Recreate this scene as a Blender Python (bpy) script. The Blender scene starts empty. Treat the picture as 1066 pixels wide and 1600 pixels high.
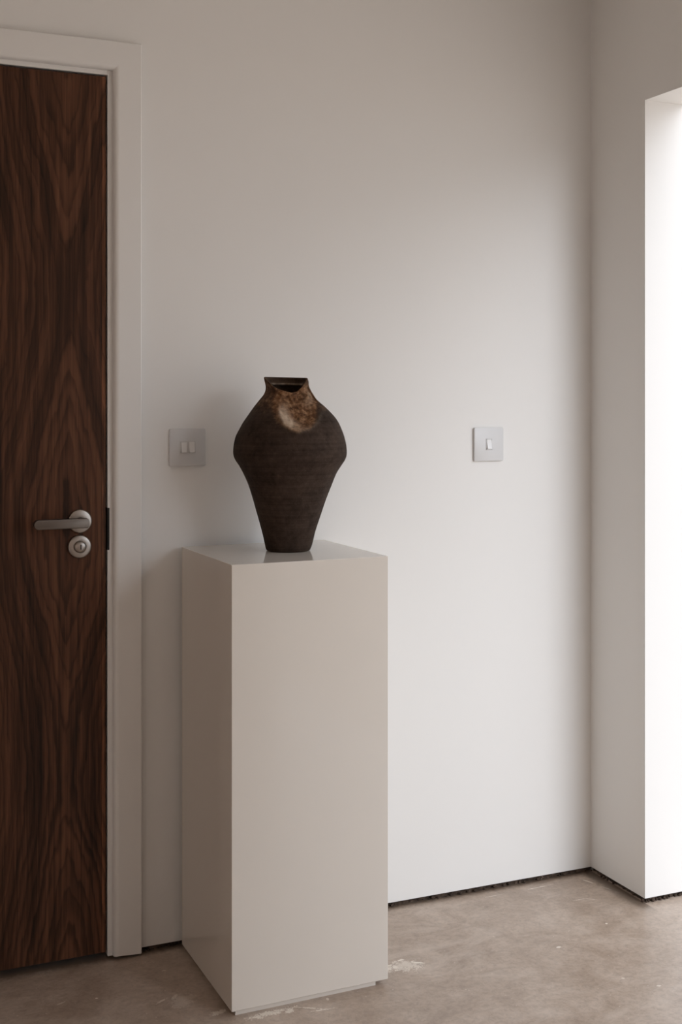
import bpy, bmesh, math, random
from mathutils import Vector, Matrix, noise as mnoise

# ------------------------------------------------------------------ camera, sky, exposure
SC = bpy.context.scene
COL = SC.collection
F_PX, HORIZON = 1927.5, 628.35                 # focal length and horizon row for a 1066x1600 frame
CAM = Vector((-1.9568, -2.7994, 1.2718)); YAW = 0.4101
cam_d = bpy.data.cameras.new('camera'); cam = bpy.data.objects.new('camera', cam_d); COL.objects.link(cam)
cam.location = CAM; cam.rotation_euler = (math.pi/2, 0, -YAW)
cam_d.sensor_fit = 'VERTICAL'; cam_d.sensor_height = 36.0
cam_d.lens = F_PX/1600*36.0; cam_d.shift_y = -(800-HORIZON)/1600
cam_d.clip_start = 0.02; cam_d.clip_end = 200
SC.camera = cam

W = bpy.data.worlds.new('overcast_sky'); SC.world = W; W.use_nodes = True
SKY, SUN, SUN_AZ, SUN_EL, SUN_DISC = 1.32, 1.38, 76.0, 22.0, 36.0
bg = W.node_tree.nodes['Background']
bg.inputs['Color'].default_value = (0.885, 0.935, 1.0, 1); bg.inputs['Strength'].default_value = SKY
# the sun behind thin cloud: a wide soft disc, low, shining in through the opening towards the back wall
sun_d = bpy.data.lights.new('veiled_sun', 'SUN'); sun = bpy.data.objects.new('veiled_sun', sun_d); COL.objects.link(sun)
sun_d.energy = SUN; sun_d.angle = math.radians(SUN_DISC); sun_d.color = (0.865, 0.922, 1.0)
_az, _el = math.radians(SUN_AZ), math.radians(SUN_EL)
sun.rotation_euler = Vector((-math.cos(_az)*math.cos(_el), math.sin(_az)*math.cos(_el), -math.sin(_el))).to_track_quat('-Z', 'Y').to_euler()
sun.location = (3, -6, 4)
vs = SC.view_settings
vs.view_transform = 'Standard'; vs.look = 'None'; vs.gamma = 1.0; vs.use_curve_mapping = False
vs.exposure = 0.32
SC.display_settings.display_device = 'sRGB'

# ------------------------------------------------------------------ node helpers
class NB:
    """small builder for node materials"""
    def __init__(s, name):
        s.m = bpy.data.materials.new(name); s.m.use_nodes = True
        s.t = s.m.node_tree; s.b = s.t.nodes['Principled BSDF']
        s.tc = s.t.nodes.new('ShaderNodeTexCoord'); s.obj = s.tc.outputs['Object']
    def n(s, typ, **kw):
        x = s.t.nodes.new(typ)
        for k, v in kw.items(): setattr(x, k, v)
        return x
    def link(s, a, b):
        if isinstance(a, bpy.types.NodeSocket): s.t.links.new(a, b)
        else: b.default_value = a
    def math(s, op, a, b=0.0, c=0.0, clamp=False):
        x = s.n('ShaderNodeMath', operation=op); x.use_clamp = clamp
        s.link(a, x.inputs[0]); s.link(b, x.inputs[1]); s.link(c, x.inputs[2])
        return x.outputs[0]
    def xyz(s, v):
        x = s.n('ShaderNodeSeparateXYZ'); s.link(v, x.inputs[0]); return x.outputs
    def comb(s, a, b, c):
        x = s.n('ShaderNodeCombineXYZ'); s.link(a, x.inputs[0]); s.link(b, x.inputs[1]); s.link(c, x.inputs[2]); return x.outputs[0]
    def vmul(s, v, k):
        x = s.n('ShaderNodeVectorMath', operation='MULTIPLY'); s.link(v, x.inputs[0]); x.inputs[1].default_value = k; return x.outputs[0]
    def noise(s, v, scale, detail=4, rough=0.55, dist=0.0):
        x = s.n('ShaderNodeTexNoise'); s.link(v, x.inputs['Vector'])
        x.inputs['Scale'].default_value = scale; x.inputs['Detail'].default_value = detail
        x.inputs['Roughness'].default_value = rough; x.inputs['Distortion'].default_value = dist
        return x.outputs[0]
    def voro(s, v, scale, rand=1.0, feature='F1'):
        x = s.n('ShaderNodeTexVoronoi', feature=feature); s.link(v, x.inputs['Vector'])
        x.inputs['Scale'].default_value = scale; x.inputs['Randomness'].default_value = rand
        return x.outputs
    def ramp(s, f, stops, interp='LINEAR'):
        x = s.n('ShaderNodeValToRGB'); x.color_ramp.interpolation = interp
        els = x.color_ramp.elements
        while len(els) < len(stops): els.new(0.5)
        for e, (p, c) in zip(els, stops):
            e.position = p; e.color = (c, c, c, 1) if isinstance(c, (int, float)) else (*c, 1)
        s.link(f, x.inputs[0]); return x.outputs[0]
    def mix(s, f, a, b, blend='MIX'):
        x = s.n('ShaderNodeMix', data_type='RGBA', blend_type=blend)
        s.link(f, x.inputs[0])
        s.link(a if isinstance(a, bpy.types.NodeSocket) else (*a, 1), x.inputs[6])
        s.link(b if isinstance(b, bpy.types.NodeSocket) else (*b, 1), x.inputs[7])
        return x.outputs[2]
    def bump(s, h, strength=0.2, dist=0.001):
        x = s.n('ShaderNodeBump'); x.inputs['Strength'].default_value = strength
        x.inputs['Distance'].default_value = dist; s.link(h, x.inputs['Height']); s.t.links.new(x.outputs[0], s.b.inputs['Normal'])
    def set(s, color=None, rough=None, metal=None, spec=None):
        if color is not None: s.link(color if isinstance(color, bpy.types.NodeSocket) else (*color, 1), s.b.inputs['Base Color'])
        if rough is not None: s.link(rough, s.b.inputs['Roughness'])
        if metal is not None: s.link(metal, s.b.inputs['Metallic'])
        if spec is not None: s.link(spec, s.b.inputs['Specular IOR Level'])
        return s.m

def painted(name, col, rough, bump=0.05, var=0.03, scale=3.0):
    b = NB(name)
    n = b.noise(b.obj, scale, 3)
    lo = tuple(c*(1-var) for c in col); hi = tuple(min(1, c*(1+var)) for c in col)
    b.set(b.mix(n, lo, hi), rough)
    if bump: b.bump(b.noise(b.obj, 260, 2), bump, 0.0006)
    return b.m

def mat_walnut(name, xc=-1.411, zpeak=1.529, period=1.08, lighten=1.0):
    b = NB(name)
    x, y, z = b.xyz(b.obj)
    low = b.noise(b.comb(b.math('MULTIPLY', x, 3.0), 0.0, b.math('MULTIPLY', z, 1.1)), 1.6, 2)
    wob = b.noise(b.comb(b.math('MULTIPLY', x, 11.0), 0.3, b.math('MULTIPLY', z, 3.2)), 1.9, 3)
    jag = b.noise(b.comb(b.math('MULTIPLY', x, 60.0), 0.7, b.math('MULTIPLY', z, 9.0)), 1.5, 3)
    cen = b.math('ADD', xc, b.math('MULTIPLY', b.math('SUBTRACT', low, 0.5), 0.05))
    ad = b.math('ABSOLUTE', b.math('SUBTRACT', x, cen))
    lat = b.math('MULTIPLY', b.math('POWER', ad, 1.25), 88.0)
    ph = b.math('MULTIPLY', b.math('SUBTRACT', z, zpeak), 2*math.pi/period)
    fz = b.math('MULTIPLY', b.math('COSINE', ph), 2.2)
    t = b.math('ADD', lat, fz)
    t = b.math('ADD', t, b.math('MULTIPLY', b.math('SUBTRACT', wob, 0.5), 2.0))
    t = b.math('ADD', t, b.math('MULTIPLY', b.math('SUBTRACT', jag, 0.5), 0.55))
    t = b.math('ADD', t, 20.0)
    fr = b.math('FRACT', t)
    ring = b.ramp(fr, [(0.0, 0.35), (0.10, 0.70), (0.40, 0.66), (0.72, 0.48), (0.94, 0.15), (1.0, 0.30)])
    band = b.noise(b.comb(b.math('MULTIPLY', t, 0.62), 0.0, b.math('MULTIPLY', z, 0.35)), 1.0, 2, 0.6)
    band = b.ramp(band, [(0.34, 0.0), (0.64, 1.0)])
    fib = b.noise(b.comb(b.math('MULTIPLY', x, 260.0), b.math('MULTIPLY', y, 260.0), b.math('MULTIPLY', z, 5.0)), 1.0, 4, 0.7)
    fib2 = b.noise(b.comb(b.math('MULTIPLY', x, 60.0), 0.0, b.math('MULTIPLY', z, 1.3)), 1.0, 3, 0.6)
    v = b.math('ADD', b.math('MULTIPLY', ring, 0.38), b.math('MULTIPLY', band, 0.34))
    v = b.math('ADD', v, b.math('MULTIPLY', b.math('SUBTRACT', fib, 0.5), 0.85))
    v = b.math('ADD', v, b.math('MULTIPLY', b.math('SUBTRACT', fib2, 0.5), 0.95), clamp=True)
    k = lighten
    col = b.ramp(v, [(0.0, (0.017*k, 0.0075*k, 0.0036*k)), (0.3, (0.050*k, 0.0205*k, 0.0098*k)),
                     (0.6, (0.110*k, 0.045*k, 0.0225*k)), (1.0, (0.190*k, 0.084*k, 0.042*k))])
    b.set(col, b.math('ADD', 0.42, b.math('MULTIPLY', fib, 0.15)), spec=0.18)
    b.bump(fib, 0.10, 0.0004)
    return b.m

def mat_concrete(name):
    b = NB(name)
    x, y, z = b.xyz(b.obj)
    cloud = b.noise(b.obj, 2.1, 5, 0.6, 0.4)
    mott = b.noise(b.obj, 11.0, 6, 0.65, 0.6)
    fine = b.noise(b.obj, 75.0, 6, 0.75, 0.5)
    v = b.math('ADD', b.math('MULTIPLY', cloud, 0.5), b.math('MULTIPLY', mott, 0.5))
    col = b.ramp(v, [(0.30, (0.29, 0.205, 0.148)), (0.46, (0.44, 0.335, 0.26)), (0.56, (0.53, 0.42, 0.34)), (0.72, (0.66, 0.55, 0.465))])
    col = b.mix(b.math('MULTIPLY', b.ramp(fine, [(0.32, 1.0), (0.56, 0.0)]), 0.34), col, (0.13, 0.092, 0.066))
    # aggregate flecks
    vo = b.voro(b.obj, 55.0)
    wn = b.noise(b.obj, 9.0, 2)
    fl = b.math('MULTIPLY', b.ramp(vo[0], [(0.05, 1.0), (0.13, 0.0)]), b.ramp(wn, [(0.48, 0.0), (0.60, 1.0)]))
    col = b.mix(b.math('MULTIPLY', fl, 0.75), col, (0.72, 0.63, 0.54))
    # pale trowel scratches
    sc = b.noise(b.comb(b.math('ADD', b.math('MULTIPLY', x, 14.0), b.math('MULTIPLY', y, 6.0)), b.math('MULTIPLY', y, 60.0), 0.0), 1.0, 4, 0.7, 0.8)
    scm = b.math('MULTIPLY', b.ramp(sc, [(0.60, 0.0), (0.70, 1.0)]), b.ramp(mott, [(0.45, 0.0), (0.6, 1.0)]))
    col = b.mix(b.math('MULTIPLY', scm, 0.42), col, (0.50, 0.42, 0.35))
    big = b.noise(b.comb(b.math('MULTIPLY', x, 1.0), b.math('MULTIPLY', y, 1.9), 0.0), 5.0, 6, 0.7, 1.2)
    col = b.mix(b.math('MULTIPLY', b.ramp(big, [(0.52, 0.0), (0.68, 1.0)]), 0.35), col, (0.68, 0.58, 0.50))
    col = b.mix(b.math('MULTIPLY', b.ramp(big, [(0.30, 1.0), (0.46, 0.0)]), 0.30), col, (0.22, 0.155, 0.112))
    # plaster splashes and chipped patches, each at its own spot: (x, y, half length, half width, angle, raggedness, strength)
    rag = b.noise(b.obj, 70.0, 4, 0.7)
    rag2 = b.noise(b.obj, 260.0, 3, 0.7)
    spots = [(-0.343, -0.362, .0075, .0045, .3, .25, .75), (-0.163, -0.298, .0045, .0035, .8, .2, .9),
             (-1.386, -0.178, .0032, .0030, 0, .1, .9), (-0.249, -0.610, .006, .004, 0, .4, .55), (-0.30, -0.55, .004, .004, 0, .3, .5),
             (-0.682, -0.300, .016, .0030, -.55, .35, 1.0), (-0.712, -0.275, .008, .0035, .2, .5, .9), (-0.715, -0.305, .040, .026, -.2, .95, .55),
             (-0.765, -0.300, .030, .020, .1, .9, .55),
             (-1.075, -0.386, .050, .010, .08, 1.0, .85), (-1.028, -0.392, .012, .008, .9, .8, .8), (-0.985, -0.398, .030, .0028, -.55, .7, .7), (-0.965, -0.416, .022, .0030, -.1, .8, .7),
             (-0.935, -0.378, .006, .003, 1.3, .5, .6),
             (-1.222, -0.262, .034, .024, .9, .75, .30), (-1.232, -0.238, .012, .005, .9, .5, .45), (-1.262, -0.245, .016, .0035, .5, .6, .55), (-1.165, -0.340, .020, .008, .2, .9, .7),
             (-0.05, -0.060, .018, .0028, -1.2, .4, .75), (-0.032, -0.118, .016, .0026, -1.25, .4, .75), (-0.022, -0.150, .012, .002, -1.2, .5, .6),
             (-0.19, -0.040, .040, .0022, .05, .6, .65), (-0.33, -0.042, .030, .0020, .02, .6, .45), (-0.14, -0.150, .016, .0028, 0, .6, .5), (-0.11, -0.160, .018, .0022, -.7, .6, .4),
             (-1.46, -0.170, .010, .003, .4, .6, .4), (-1.22, -0.110, .006, .003, .2, .5, .4)]
    for (px, py, a, w, ang, rg, st) in spots:
        ca, sa = math.cos(ang), math.sin(ang)
        dx = b.math('SUBTRACT', x, px); dy = b.math('SUBTRACT', y, py)
        u = b.math('ADD', b.math('MULTIPLY', dx, ca/a), b.math('MULTIPLY', dy, sa/a))
        w_ = b.math('ADD', b.math('MULTIPLY', dx, -sa/w), b.math('MULTIPLY', dy, ca/w))
        d = b.math('ADD', b.math('MULTIPLY', u, u), b.math('MULTIPLY', w_, w_))
        d = b.math('ADD', d, b.math('MULTIPLY', b.math('SUBTRACT', b.math('ADD', rag, rag2), 1.0), rg*6.0))
        m = b.math('MULTIPLY', b.ramp(d, [(0.55, 1.0), (1.0, 0.0)]), st)
        col = b.mix(m, col, (0.88, 0.80, 0.70))
    # darker brown margin along the foot of the back and right walls
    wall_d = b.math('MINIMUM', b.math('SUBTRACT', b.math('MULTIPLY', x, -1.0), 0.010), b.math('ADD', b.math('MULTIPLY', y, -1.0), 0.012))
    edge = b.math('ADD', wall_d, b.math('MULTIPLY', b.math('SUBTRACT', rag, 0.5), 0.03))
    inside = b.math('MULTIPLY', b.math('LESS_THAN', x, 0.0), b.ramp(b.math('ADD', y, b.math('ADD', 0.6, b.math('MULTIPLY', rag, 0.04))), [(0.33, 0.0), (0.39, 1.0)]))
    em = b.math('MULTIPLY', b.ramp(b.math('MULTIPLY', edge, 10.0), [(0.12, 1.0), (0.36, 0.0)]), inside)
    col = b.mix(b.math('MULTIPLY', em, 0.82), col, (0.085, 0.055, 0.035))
    b.set(col, b.math('ADD', 0.24, b.math('MULTIPLY', mott, 0.22)), spec=0.8)
    b.bump(b.math('ADD', fine, b.math('MULTIPLY', mott, 0.6)), 0.12, 0.0012)
    return b.m

def mat_brushed(name, col, rough=0.32, stretch=(300, 8, 300)):
    b = NB(name)
    n = b.noise(b.vmul(b.obj, stretch), 1.0, 3, 0.6)
    b.set(b.mix(n, tuple(c*0.86 for c in col), col), b.math('ADD', rough, b.math('MULTIPLY', n, 0.12)), 1.0)
    b.bump(n, 0.06, 0.0002)
    return b.m

def mat_vase(name):
    b = NB(name)
    at = b.n('ShaderNodeAttribute', attribute_name='rust'); ats = b.n('ShaderNodeSeparateColor')
    b.t.links.new(at.outputs['Color'], ats.inputs[0]); rust, tan_highlight, inner = ats.outputs[0], ats.outputs[1], ats.outputs[2]
    x, y, z = b.xyz(b.obj)
    n1 = b.noise(b.obj, 26.0, 5, 0.65, 0.5); n2 = b.noise(b.obj, 95.0, 5, 0.7); n3 = b.noise(b.obj, 420.0, 3, 0.7)
    bandn = b.noise(b.comb(b.math('MULTIPLY', x, 3.0), b.math('MULTIPLY', y, 3.0), b.math('MULTIPLY', z, 210.0)), 1.0, 3, 0.6)
    base = b.ramp(b.math('ADD', b.math('MULTIPLY', n1, 0.45), b.math('ADD', b.math('MULTIPLY', n2, 0.3), b.math('MULTIPLY', bandn, 0.25))), [(0.3, (0.010, 0.0062, 0.0042)), (0.7, (0.080, 0.052, 0.038))])
    fl = b.ramp(b.math('ADD', b.math('MULTIPLY', n3, 0.6), b.math('MULTIPLY', n2, 0.4)), [(0.60, 0.0), (0.70, 1.0)])
    base = b.mix(b.math('MULTIPLY', fl, 0.5), base, (0.19, 0.135, 0.095))
    rc = b.ramp(n2, [(0.30, (0.035, 0.017, 0.009)), (0.47, (0.15, 0.070, 0.033)), (0.60, (0.30, 0.165, 0.085)), (0.75, (0.46, 0.32, 0.20))])
    rm = b.math('MULTIPLY', rust, b.math('ADD', 0.45, n1), clamp=True)
    rm = b.ramp(b.math('ADD', rm, b.math('MULTIPLY', b.math('SUBTRACT', n2, 0.5), 0.35)), [(0.18, 0.0), (0.72, 1.0)])
    col = b.mix(rm, base, rc)
    am = b.math('MULTIPLY', tan_highlight, b.math('ADD', 0.35, n2), clamp=True)
    col = b.mix(am, col, (0.60, 0.465, 0.345))  # tan tone plus light caught by dent and ledge, put into the colour
    col = b.mix(inner, col, b.ramp(n1, [(0.3, (0.03, 0.018, 0.011)), (0.7, (0.075, 0.045, 0.028))]))
    b.set(col, 0.80, spec=0.12)
    h = b.math('ADD', b.math('MULTIPLY', bandn, 0.35), b.math('ADD', b.math('MULTIPLY', n3, 0.8), b.math('MULTIPLY', n2, 0.6)))
    b.bump(h, 0.5, 0.0015)
    return b.m

def mat_rubble(name):
    b = NB(name)
    n = b.noise(b.obj, 60.0, 4, 0.7)  # dark tones stand in for the shade inside the wall gap
    b.set(b.ramp(n, [(0.4, (0.035, 0.022, 0.015)), (0.62, (0.085, 0.055, 0.038)), (0.74, (0.34, 0.28, 0.23))]), 0.95)
    return b.m

M = dict(
    wall=painted('wall_paint', (0.86, 0.842, 0.818), 0.85, 0.05, 0.012, 1.5),
    wall_far=painted('wall_paint_far', (0.92, 0.80, 0.71), 0.85, 0.05, 0.02, 1.5),
    ceiling=painted('ceiling_paint', (0.90, 0.87, 0.83), 0.9, 0.03, 0.01, 1.5),
    trim=painted('trim_satin_paint', (0.84, 0.82, 0.795), 0.38, 0.03, 0.012, 5),
    concrete=mat_concrete('brown_concrete'),
    terrace=painted('terrace_stone', (0.80, 0.70, 0.61), 0.8, 0.1, 0.1, 4),
    walnut=mat_walnut('walnut_veneer'),
    lipping=mat_walnut('walnut_lipping', lighten=2.3),
    steel=mat_brushed('satin_steel', (0.44, 0.40, 0.365), 0.30),
    dark=painted('shadow_black', (0.012, 0.010, 0.009), 0.8, 0, 0.1),
    plinth=None, rubble=mat_rubble('rough_wall_foot'),
    plate=painted('switch_plate_satin', (0.68, 0.67, 0.665), 0.35, 0.02, 0.01, 40),
    rocker=painted('switch_rocker', (0.80, 0.79, 0.78), 0.30, 0, 0.01, 40),
    vase=mat_vase('burnt_stoneware'))
pb = NB('cream_lacquer'); pb.set(pb.mix(pb.noise(pb.obj, 4, 2), (0.745, 0.682, 0.612), (0.765, 0.702, 0.632)), 0.11, spec=0.28)
M['plinth'] = pb.m

# ------------------------------------------------------------------ mesh helpers
def mk(name, bm, mat, parent=None, smooth=None):
    bmesh.ops.recalc_face_normals(bm, faces=bm.faces)
    me = bpy.data.meshes.new(name); bm.to_mesh(me); bm.free()
    me.materials.append(mat)
    o = bpy.data.objects.new(name, me); COL.objects.link(o)
    if parent is not None: o.parent = parent
    if smooth is not None:
        for p in me.polygons: p.use_smooth = True
        if smooth < 179: me.set_sharp_from_angle(angle=math.radians(smooth))
    return o
def box(bm, x0, x1, y0, y1, z0, z1, bev=0.0, seg=2):
    r = bmesh.ops.create_cube(bm, size=1.0)['verts']
    for v in r:
        v.co = Vector(((x0+x1)/2+v.co.x*(x1-x0), (y0+y1)/2+v.co.y*(y1-y0), (z0+z1)/2+v.co.z*(z1-z0)))
    if bev > 0:
        es = list({e for v in r for e in v.link_edges})
        bmesh.ops.bevel(bm, geom=es, offset=bev, segments=seg, profile=0.5, affect='EDGES')
def boxes(name, lst, mat, parent=None, bev=0.0, seg=2, smooth=None):
    bm = bmesh.new()
    for b_ in lst: box(bm, *b_, bev=bev, seg=seg)
    return mk(name, bm, mat, parent, smooth)
def empty(name, loc):
    o = bpy.data.objects.new(name, None); COL.objects.link(o); o.location = loc; o.empty_display_size = 0.05
    return o
def tag(o, label=None, cat=None, group=None, kind=None):
    if label: o['label'] = label
    if cat: o['category'] = cat
    if group: o['group'] = group
    if kind: o['kind'] = kind
    return o
def struct(o, label): return tag(o, label, kind='structure')
def lathe_y(bm, prof, cx, cz, seg=64):
    """profile [(radius, y)] turned round the axis (cx, ., cz) that points along Y"""
    rings = []
    for r, yy in prof:
        if r < 1e-6: rings.append([bm.verts.new((cx, yy, cz))]); continue
        rings.append([bm.verts.new((cx+r*math.cos(2*math.pi*k/seg), yy, cz+r*math.sin(2*math.pi*k/seg))) for k in range(seg)])
    for A, B in zip(rings, rings[1:]):
        for k in range(seg):
            k2 = (k+1) % seg
            if len(A) == 1: bm.faces.new((A[0], B[k], B[k2]))
            elif len(B) == 1: bm.faces.new((A[k], A[k2], B[0]))
            else: bm.faces.new((A[k], A[k2], B[k2], B[k]))

# ------------------------------------------------------------------ the room
GAP = 0.0112                      # the plaster stops short of the concrete
XL, YF, ZC = -2.75, -4.05, 2.5     # left wall, wall behind the camera, ceiling
TH = 0.125                        # outside wall up to the glazing
JY, HEAD = -0.2348, 2.0387        # near jamb and head of the wide opening in the right wall
OPY = -3.30                       # its other jamb
DXR, DXL, DZT = -1.3218, -2.156, 2.020   # faces of the door lining
LIN = 0.011                       # width of lining edge showing beside the architrave

struct(boxes('floor', [(XL-0.1, TH, YF-0.1, 0.14, -0.08, 0.0)], M['concrete']), 'worn brown polished concrete floor with pale plaster splashes')
struct(boxes('ceiling', [(XL-0.1, TH, YF-0.1, 0.14, ZC, ZC+0.1)], M['ceiling']), 'plain white ceiling')
wb = struct(boxes('wall_back', [(DXR+0.03, TH, 0, 0.14, GAP, ZC), (XL-0.1, DXL-0.03, 0, 0.14, GAP, ZC), (DXL-0.03, DXR+0.03, 0, 0.14, DZT+0.03, ZC)], M['wall']),
            'white painted wall behind the plinth and beside the door')
wr = struct(boxes('wall_right', [(0, TH, JY, 0.0, GAP, ZC), (0, TH, OPY, JY, HEAD, ZC), (0, TH, YF, OPY, GAP, ZC)], M['wall']),
            'white wall with a tall daylight opening and deep reveal')
struct(boxes('wall_left', [(XL-0.1, XL, YF, 0, 0.0, ZC)], M['wall_far']), 'plain wall on the far side of the door')
struct(boxes('wall_front', [(XL-0.1, TH, YF-0.1, YF, 0.0, ZC)], M['wall_far']), 'plain wall facing the plinth')

# rough wall foot seen in the shadow gap: broken plaster and mortar, the gap's shade put into its dark colour
random.seed(4)
def rough_foot(name, p0, p1, nrm, parent, lumps):
    """strip from p0 to p1 standing back along nrm with small lumps"""
    bm = bmesh.new()
    p0, p1, nrm = Vector(p0), Vector(p1), Vector(nrm); L = (p1-p0).length; d = (p1-p0)/L
    n = max(4, int(L/0.006)); rows = []
    for i in range(n+1):
        c = p0+d*(L*i/n); cols = []
        for j in range(4):
            off = 0.007+0.008*mnoise.noise(Vector((i*0.31, j*0.9, p0.x*7)))+0.004*random.random()
            cols.append(bm.verts.new(c+nrm*off+Vector((0, 0, -0.001+j*(GAP+0.004)/3))))
        rows.append(cols)
    for a, b_ in zip(rows, rows[1:]):
        for j in range(3): bm.faces.new((a[j], b_[j], b_[j+1], a[j+1]))
    for _ in range(lumps):
        c = p0+d*(L*random.random())+nrm*random.uniform(0.001, 0.007); r = random.uniform(0.002, 0.0045)
        vs_ = bmesh.ops.create_icosphere(bm, subdivisions=1, radius=r)['verts']
        q = Vector((random.uniform(.7, 1.5), random.uniform(.7, 1.3), random.uniform(.7, 1.2)))
        for v in vs_: v.co = Vector((v.co.x*q.x, v.co.y*q.y, v.co.z*q.z+r*0.8))*1.0+c*1.0
    return mk(name, bm, M['rubble'], parent)
rough_foot('wall_foot', (-1.243, -0.002, 0), (0.004, -0.002, 0), (0, 1, 0), wb, 60)
rough_foot('wall_foot', (-0.002, 0.0, 0), (-0.002, JY+0.004, 0), (1, 0, 0), wr, 10)
rough_foot('wall_foot', (0.002, JY-0.002, 0), (TH, JY-0.002, 0), (0, 1, 0), wr, 26)

# terrace beyond the opening
struct(boxes('ground', [(TH, 70, -70, 60, -0.16, -0.04)], M['terrace']), 'pale stone terrace outside the opening')
# ------------------------------------------------------------------ door frame (architrave and lining)
AO = -1.2461                      # outer edge of the upright architrave
AI = DXR+LIN                      # its inner edge
AW, AT = AO-AI, 0.018
trim = struct(empty('trim_1', (DXR, 0, 0)), 'white satin painted door frame with pencil round architrave')
def arch_profile():
    """cross-section: u across the width from the inner edge, v proud of the wall"""
    pts = [(0, 0.0), (0, 0.006)]
    R = 0.012
    for k in range(1, 9):
        a = math.pi/2*k/8; pts.append((R-R*math.cos(a), 0.006+(AT-0.006)*math.sin(a)))
    r2 = 0.003
    for k in range(0, 5):
        a = math.pi/2*k/4; pts.append((AW-r2+r2*math.sin(a), AT-r2+r2*math.cos(a)))
    pts.append((AW, 0.0)); return pts
def sweep(name, sections, parent, mat):
    bm = bmesh.new(); rows = [[bm.verts.new(Vector(p)-parent.location) for p in s] for s in sections]
    for a, b_ in zip(rows, rows[1:]):
        n = len(a)
        for k in range(n-1): bm.faces.new((a[k], a[k+1], b_[k+1], b_[k]))
        bm.faces.new((a[-1], a[0], b_[0], b_[-1]))
    bm.faces.new(rows[0]); bm.faces.new(rows[-1][::-1])
    return mk(name, bm, mat, parent)
P = arch_profile(); ZAI = DZT+LIN*0.9; XLI = DXL-LIN; FB = 0.0065
sweep('architrave', [[(AI+u, -v, FB+0.002*math.sin(u*90)) for u, v in P], [(AI+u, -v, ZAI+u) for u, v in P]], trim, M['trim'])
sweep('architrave_head', [[(AI+u, -v, ZAI+u) for u, v in P], [(XLI-u, -v, ZAI+u) for u, v in P]], trim, M['trim'])
sweep('architrave', [[(XLI-u, -v, ZAI+u) for u, v in P], [(XLI-u, -v, FB) for u, v in P]], trim, M['trim'])
def tpart(name, lst, m, bev=0.001):
    o = boxes(name, lst, m, None, bev); o.parent = trim; o.location = -trim.location; return o
tpart('lining_jamb', [(DXR, DXR+0.03, 0.0, 0.13, 0.004, DZT+0.03)], M['trim'], 0.0015)
tpart('lining_jamb', [(DXL-0.03, DXL, 0.0, 0.13, 0.004, DZT+0.03)], M['trim'], 0.0015)
tpart('lining_head', [(DXL, DXR, 0.0, 0.13, DZT, DZT+0.03)], M['trim'], 0.0015)
tpart('door_stop', [(DXR-0.014, DXR, 0.049, 0.09, 0.004, DZT)], M['trim']); tpart('door_stop', [(DXL, DXL+0.014, 0.049, 0.09, 0.004, DZT)], M['trim'])
tpart('door_stop', [(DXL+0.014, DXR-0.014, 0.049, 0.09, DZT-0.014, DZT)], M['trim'])
tag(tpart('latch_keep', [(DXR-0.0008, DXR+0.0040, -0.0012, 0.030, 0.934, 1.030)], M['dark'], 0.0005), 'dark metal latch keep, its shaded cutout painted black')  # one black strip for the keep and the shade in its cutout

# ------------------------------------------------------------------ door
GD = 0.0038
door = struct(empty('door_1', (DXL+GD, 0.0, 0)), 'flush dark walnut veneered door with steel lever handle')
def dpar(o, p=None): 
    o.parent = p or door
    o.location = -door.location if p is None else Vector((0, 0, 0)); return o
D0, D1, DB, DTp, DY = DXL+GD, DXR-GD, 0.014, DZT-0.004, 0.002
leaf = dpar(boxes('door_leaf', [(D0+0.008, D1-0.0085, DY, DY+0.044, DB, DTp)], M['walnut'], None, 0.0008))
dpar(boxes('edge_lipping', [(D1-0.0085, D1, DY, DY+0.044, DB, DTp)], M['lipping'], None, 0.0008))
dpar(boxes('edge_lipping', [(D0, D0+0.008, DY, DY+0.044, DB, DTp)], M['lipping'], None, 0.0008))
# unseen black panel behind the door so no light leaks round the leaf
struct(boxes('wall_light_block', [(DXL-0.2, DXR+0.2, 0.35, 0.40, -0.08, 2.4)], M['dark']), 'black panel blocking light behind the closed door')

HX, HZ = -1.3853, 1.0022
hd = empty('lever_handle', (HX, DY, HZ)); hd.parent = door; hd.location = Vector((HX, DY, HZ))-door.location
tag(hd, 'satin steel lever on round rose')
def hpart(name, bm, mat, sm=40):
    o = mk(name, bm, mat, hd, sm); o.location = (-HX, -DY, -HZ); return o
bm = bmesh.new()
lathe_y(bm, [(0.0265, DY), (0.0265, DY-0.0060), (0.0258, DY-0.0074), (0.0240, DY-0.0082), (0.0125, DY-0.0086), (0.0115, DY-0.0095), (0.0, DY-0.0095)], HX, HZ)
hpart('rose', bm, M['steel'])
# lever: neck out of the rose, mitred bend and round-nosed flat bar running left
bm = bmesh.new()
lathe_y(bm, [(0.0098, DY-0.009), (0.0098, DY-0.034), (0.0098, DY-0.048)], HX+0.0005, HZ, 40)
LY0, LY1 = DY-0.060, DY-0.044; LE, LS = -1.4968, HX+0.0105; hh = 0.0109
out = []
for k in range(0, 25):
    a = math.pi/2+math.pi*k/24; out.append((LE+hh+hh*math.cos(a), HZ+hh*math.sin(a)))
for k in range(0, 25):
    a = -math.pi/2+math.pi*k/24; out.append((LS-hh*0.55+hh*0.55*math.cos(a), HZ+hh*math.sin(a)))
lay = []
for yy, ins in ((LY1, 0.0012), (LY1-0.0012, 0.0), (LY0+0.0018, 0.0), (LY0+0.0005, 0.0006), (LY0, 0.0022)):
    row = []
    for (px, pz) in out:
        cxm = min(max(px, LE+hh), LS-hh*0.55); dx, dz = px-cxm, pz-HZ; L = math.hypot(dx, dz) or 1
        row.append(bm.verts.new((px-dx/L*ins, yy, pz-dz/L*ins)))
    lay.append(row)
for a, b_ in zip(lay, lay[1:]):
    for k in range(len(a)): bm.faces.new((a[k], a[(k+1) % len(a)], b_[(k+1) % len(a)], b_[k]))
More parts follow.
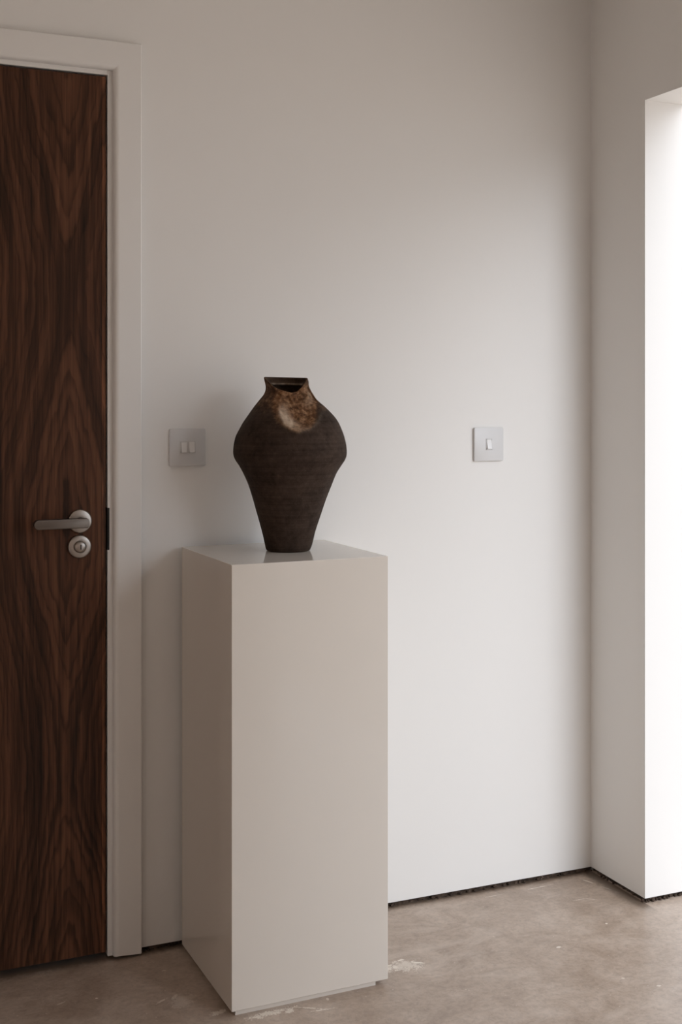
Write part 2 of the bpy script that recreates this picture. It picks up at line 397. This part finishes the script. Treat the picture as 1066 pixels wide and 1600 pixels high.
bm.faces.new(lay[0]); bm.faces.new(lay[-1][::-1])
hpart('lever', bm, mat_brushed('satin_steel_dark_reflection', (0.20, 0.175, 0.155), 0.34, (8, 300, 300)), 35)  # darker copy of the steel, the dark room's reflection put into its colour

EX, EZ = -1.3862, 0.9448
lk = empty('privacy_lock', (EX, DY, EZ)); lk.parent = door; lk.location = Vector((EX, DY, EZ))-door.location
tag(lk, 'round satin steel coin release')
def lpart(name, bm, mat, sm=40):
    o = mk(name, bm, mat, lk, sm); o.location = (-EX, -DY, -EZ); return o
bm = bmesh.new()
lathe_y(bm, [(0.0260, DY), (0.0260, DY-0.0060), (0.0253, DY-0.0074), (0.0238, DY-0.0082), (0.0150, DY-0.0084), (0.0146, DY-0.0076), (0.0, DY-0.0076)], EX, EZ)
lpart('rose', bm, M['steel'])
bm = bmesh.new()
lathe_y(bm, [(0.0135, DY-0.0074), (0.0135, DY-0.0120), (0.0128, DY-0.0140), (0.0105, DY-0.0158), (0.006, DY-0.0168), (0.0, DY-0.0170)], EX, EZ)
lpart('release_knob', bm, M['steel'])
bm = bmesh.new(); box(bm, EX-0.0006, EX+0.0014, DY-0.0180, DY-0.012, EZ-0.0055, EZ+0.0055)  # raised dark strip stands in for the shade of a recessed slot
lpart('coin_slot', bm, M['dark'], None)

# ------------------------------------------------------------------ light switches
def light_switch(xc, zc, xs, label):
    t = tag(empty('light_switch', (xc, 0, zc)), label, 'light switch')
    S, T, R = 0.0438, 0.0068, 0.0035
    bm = bmesh.new(); rows = []
    ring = [(sx*(S-R)+R*math.cos(a0+math.pi/2*k/5), sz*(S-R)+R*math.sin(a0+math.pi/2*k/5)) for sx, sz, a0 in ((1, 1, 0), (-1, 1, math.pi/2), (-1, -1, math.pi), (1, -1, 1.5*math.pi)) for k in range(6)]
    for yy, k in ((0, 1.0), (-T+0.0016, 1.0), (-T+0.0004, 0.990), (-T, 0.975)): rows.append([bm.verts.new((px*k, yy, pz*k)) for px, pz in ring])
    for a, b_ in zip(rows, rows[1:]):
        for k in range(len(a)): bm.faces.new((a[k], a[(k+1) % len(a)], b_[(k+1) % len(a)], b_[k]))
    bm.faces.new(rows[-1]); bm.faces.new(rows[0][::-1])
    mk('plate', bm, M['plate'], t, 30)
    # thin bezel round the rockers
    w = 0.0066; hh_ = 0.0122; n = len(xs); x0, x1 = xs[0]-w-0.0022, xs[-1]+w+0.0022; z0, z1 = -hh_-0.0022, hh_+0.0022
    boxes('bezel', [(x0, x1, -T-0.0008, -T+0.001, z1-0.0016, z1), (x0, x1, -T-0.0008, -T+0.001, z0, z0+0.0016),
                    (x0, x0+0.0016, -T-0.0008, -T+0.001, z0, z1), (x1-0.0016, x1, -T-0.0008, -T+0.001, z0, z1)], M['plate'], t)
    for q in xs:
        bm = bmesh.new()     # rocker: a wedge, its lower half standing proud
        sec = [(-T+0.001, hh_), (-T-0.0012, hh_), (-T-0.0020, hh_*0.3), (-T-0.0048, -hh_), (-T+0.001, -hh_)]
        A = [bm.verts.new((q-w, yy, zz)) for yy, zz in sec]; B = [bm.verts.new((q+w, yy, zz)) for yy, zz in sec]
        for k in range(5): bm.faces.new((A[k], A[(k+1) % 5], B[(k+1) % 5], B[k]))
        bm.faces.new(A[::-1]); bm.faces.new(B)
        bmesh.ops.bevel(bm, geom=list(bm.edges), offset=0.0005, segments=1, affect='EDGES')
        mk('rocker', bm, M['rocker'], t)
    return t
light_switch(-1.1340, 1.1660, (-0.0096, 0.0096), 'square pale grey double light switch with two rockers, beside the door frame')
light_switch(-0.3222, 1.1620, (0.0,), 'square pale grey light switch with a single rocker, on the open wall')

# ------------------------------------------------------------------ plinth
PX, PY, PA, PW, PD, PZ0, PZ1 = -1.1487, -0.3740, 0.0121, 0.3603, 0.352, 0.012, 0.9356
pl = tag(empty('display_plinth', (PX, PY, 0)), 'tall glossy cream display plinth with a recessed foot, under the dark vase', 'plinth')
pl.rotation_euler = (0, 0, PA)
boxes('plinth_body', [(0, PW, 0, PD, PZ0, PZ1)], M['plinth'], pl, 0.0012, 3)
boxes('recessed_foot', [(0.011, PW-0.026, 0.0085, PD-0.02, 0.0, PZ0)], M['plinth'], pl)

# ------------------------------------------------------------------ vase
VX, VY, VS = -0.9510, -0.1857, 688.9
RT = Vector((math.cos(YAW), -math.sin(YAW), 0)); FWD = Vector((math.sin(YAW), math.cos(YAW), 0))
prof_px = [(591, 412.4, 481.0), (596, 413.2, 482.4), (603, 415, 483), (610, 415, 486), (617, 412.4, 490), (625, 406, 495.6), (636, 397, 508), (650, 387, 521.6),
           (660, 380, 528.6), (670, 374.4, 533.4), (682, 368.4, 538), (694, 365.6, 541), (703, 364.6, 542), (709, 364.6, 542), (714, 365.6, 541.2), (720, 368.4, 538.6), (727, 373, 533.8),
           (740, 380, 525.6), (760, 389, 517.6), (780, 395.6, 510), (800, 401, 503), (830, 409, 493), (850, 413.6, 488), (858, 415.6, 485), (860.4, 417.5, 483.5)]
Z0 = PZ1; zs = lambda y: Z0+(860.4-y)/VS
ctrl = [(zs(y), (r-l)/2/VS, ((l+r)/2-450.5)/VS) for y, l, r in prof_px][::-1]     # bottom to top: z, radius, centre shift
def cat(zq):
    i = 0
    while i < len(ctrl)-2 and zq > ctrl[i+1][0]: i += 1
    p0, p1, p2, p3 = ctrl[max(i-1, 0)], ctrl[i], ctrl[i+1], ctrl[min(i+2, len(ctrl)-1)]
    t = (zq-p1[0])/(p2[0]-p1[0]); out_ = []
    for k in (1, 2):
        m1 = (p2[k]-p0[k])/(p2[0]-p0[0])*(p2[0]-p1[0]); m2 = (p3[k]-p1[k])/(p3[0]-p1[0])*(p2[0]-p1[0])
        out_.append((2*t**3-3*t*t+1)*p1[k]+(t**3-2*t*t+t)*m1+(-2*t**3+3*t*t)*p2[k]+(t**3-t*t)*m2)
    return out_
def sstep(a, b_, v):
    t = min(max((v-a)/(b_-a), 0), 1); return t*t*(3-2*t)
ZTOP = ctrl[-1][0]; ZN = zs(640); WT = 0.0065
def px2(u, v): return ((u-450.5)/VS, zs(v))
DC = px2(471, 637); DR = 0.047
LIP = [(-.06, 0), (-.047, .002), (-.039, .009), (-.029, .018), (-.016, .026), (0, .031), (.014, .034), (.026, .031), (.036, .022), (.044, .009), (.051, .001), (.06, 0)]
def lip(l):
    for (a, u), (b_, v) in zip(LIP, LIP[1:]):
        if a <= l <= b_: return u+(v-u)*(l-a)/(b_-a)
    return 0.0
def shape(th, zq, inset):
    """point of the vase wall at angle th (0 = towards the viewer's side, + = right) and height zq; also colour masks"""
    r, sh = cat(min(zq, ZTOP)); r = max(r-inset, 0.002)
    l = r*math.sin(th); fr = r*math.cos(th)
    front = max(math.cos(th), 0)
    # the front lip has slumped
    dip = lip(l)*sstep(0.0, 0.35, math.cos(th))
    z = zq-dip*sstep(ZN, ZTOP, zq)-0.0015*sstep(ZN, ZTOP, zq)*math.sin(th*1.0+0.6)
    # scooped dent under it
    lw = l+sh; dx = (lw-DC[0])/1.0; dz = (z-DC[1])
    rho = math.hypot(dx*1.02, dz*(0.95 if dz < 0 else 0.80))/DR
    ang = math.atan2(dz, dx)
    rho *= 1+0.13*mnoise.noise(Vector((math.cos(ang)*1.3, math.sin(ang)*1.3, 5.2)))+0.05*mnoise.noise(Vector((math.cos(ang)*4, math.sin(ang)*4, 1.7)))
    push = 0.0; ridge = 0.0
    if front > 0.05 and zq > zs(700):
        if rho < 1:
            wr_ = mnoise.noise(Vector((lw*70+z*30, z*45, 2.0)))+0.6*mnoise.noise(Vector((lw*150, z*120, 6.0)))
            push = -0.024*(1-rho**2.4)+0.0055*wr_*sstep(1.0, 0.6, rho)
        low = sstep(0.2, -0.45, dz/DR)*(0.35+0.65*sstep(0.75, 0.1, dx/DR))
        ridge = math.exp(-((rho-1.0)/0.11)**2)*low
        push += 0.0060*ridge
        push *= sstep(0.1, 0.4, front)
    wob = 0.0012*mnoise.noise(Vector((math.sin(th)*2.2, math.cos(th)*2.2, zq*14)))
    rr = r+wob
    p = RT*(rr*math.sin(th)+sh)-FWD*(rr*math.cos(th)+push)
    rust = 0.0; tan_highlight = 0.0
    nz = mnoise.noise(Vector((l*30, z*30, 3.1))); nz2 = mnoise.noise(Vector((l*75, z*60, 8.3)))
    if front > 0:
        dn = math.hypot((lw-0.018)/0.060, (z-zs(632))/0.062)
        rust = (1-sstep(0.55, 1.12, dn+0.22*nz))*sstep(0.0, 0.3, front)
        warm = (1-sstep(zs(668), zs(628), z+0.010*nz)) 
        rust = max(rust, 0.42*sstep(zs(662), zs(622), z+0.012*nz))
        left = sstep(0.3, -0.55, dx/DR)*sstep(0.35, -0.30, dz/DR)
        streak = 0.5+0.5*mnoise.noise(Vector((lw*160+z*60, z*50-lw*40, 4.4)))
        tan_highlight = (math.exp(-((rho-0.80)/0.20)**2)*left*(0.25+1.0*streak)+0.35*ridge*streak+0.55*math.exp(-((lw-0.047)/0.012)**2-((z-zs(622))/0.020)**2)*streak)*sstep(0, 0.3, front)  # tan crescent painted where the dent's left side catches the light
    else: rust = 0.25*sstep(zs(662), zs(615), z)
    return Vector((p.x, p.y, z)), rust, min(max(tan_highlight, 0), 1)
bm = bmesh.new(); lay_c = []
NS = 288
zl = []
q = Z0
while q < ZTOP-1e-5: zl.append(q); q += 0.0020
zl.append(ZTOP)
rings = []; cols = {}
def ring(zq, inset, inner, dz=0.0, ledge=0.0):
    row = []
    for k in range(NS):
        th = 2*math.pi*k/NS
        ins = inset+ledge*max(0, -math.cos(th))
        p, ru, tan_highlight = shape(th, zq, ins); p.z += dz
        v = bm.verts.new((p.x, p.y, p.z))
        if ledge > 0.003 and math.cos(th) < 0: tan_highlight = 0.55*sstep(0.1, 0.6, -math.cos(th))*(0.6+0.8*mnoise.noise(Vector((th*3, 1, 1))))  # inner ledge painted tan as if lit from the opening
        cols[v] = (ru, min(max(tan_highlight, 0), 1), inner); row.append(v)
    rings.append(row)
for zq in zl: ring(zq, 0.0 if zq > Z0+0.002 else 0.0015*(1-(zq-Z0)/0.002), 0.0)
ring(ZTOP, WT*0.25, 0.15, 0.0014); ring(ZTOP, WT*0.75, 0.3, 0.0014); ring(ZTOP, WT, 0.6, 0.0)
zi = ZTOP-0.003
while zi > zs(700):
    led = 0.007*math.exp(-((zi-zs(601))/0.0035)**2)
    ring(zi, WT+led*0.3, 0.75 if led < 0.002 else 0.1, 0.0, led); zi -= 0.0025
for A, B in zip(rings, rings[1:]):
    for k in range(NS): bm.faces.new((A[k], A[(k+1) % NS], B[(k+1) % NS], B[k]))
bm.faces.new(rings[0][::-1]); bm.faces.new(rings[-1])
for v in bm.verts: v.co.z -= Z0
bm.verts.index_update()
cl = [cols[v] for v in bm.verts]
vase = mk('vase', bm, M['vase'], None, 179)
ca_ = vase.data.color_attributes.new('rust', 'FLOAT_COLOR', 'POINT')
for i, c in enumerate(cl): ca_.data[i].color = (*c, 1)
vase.location = (VX, VY, Z0)
tag(vase, 'dark brown stoneware vase with a dented rust coloured neck, on the cream plinth', 'vase')
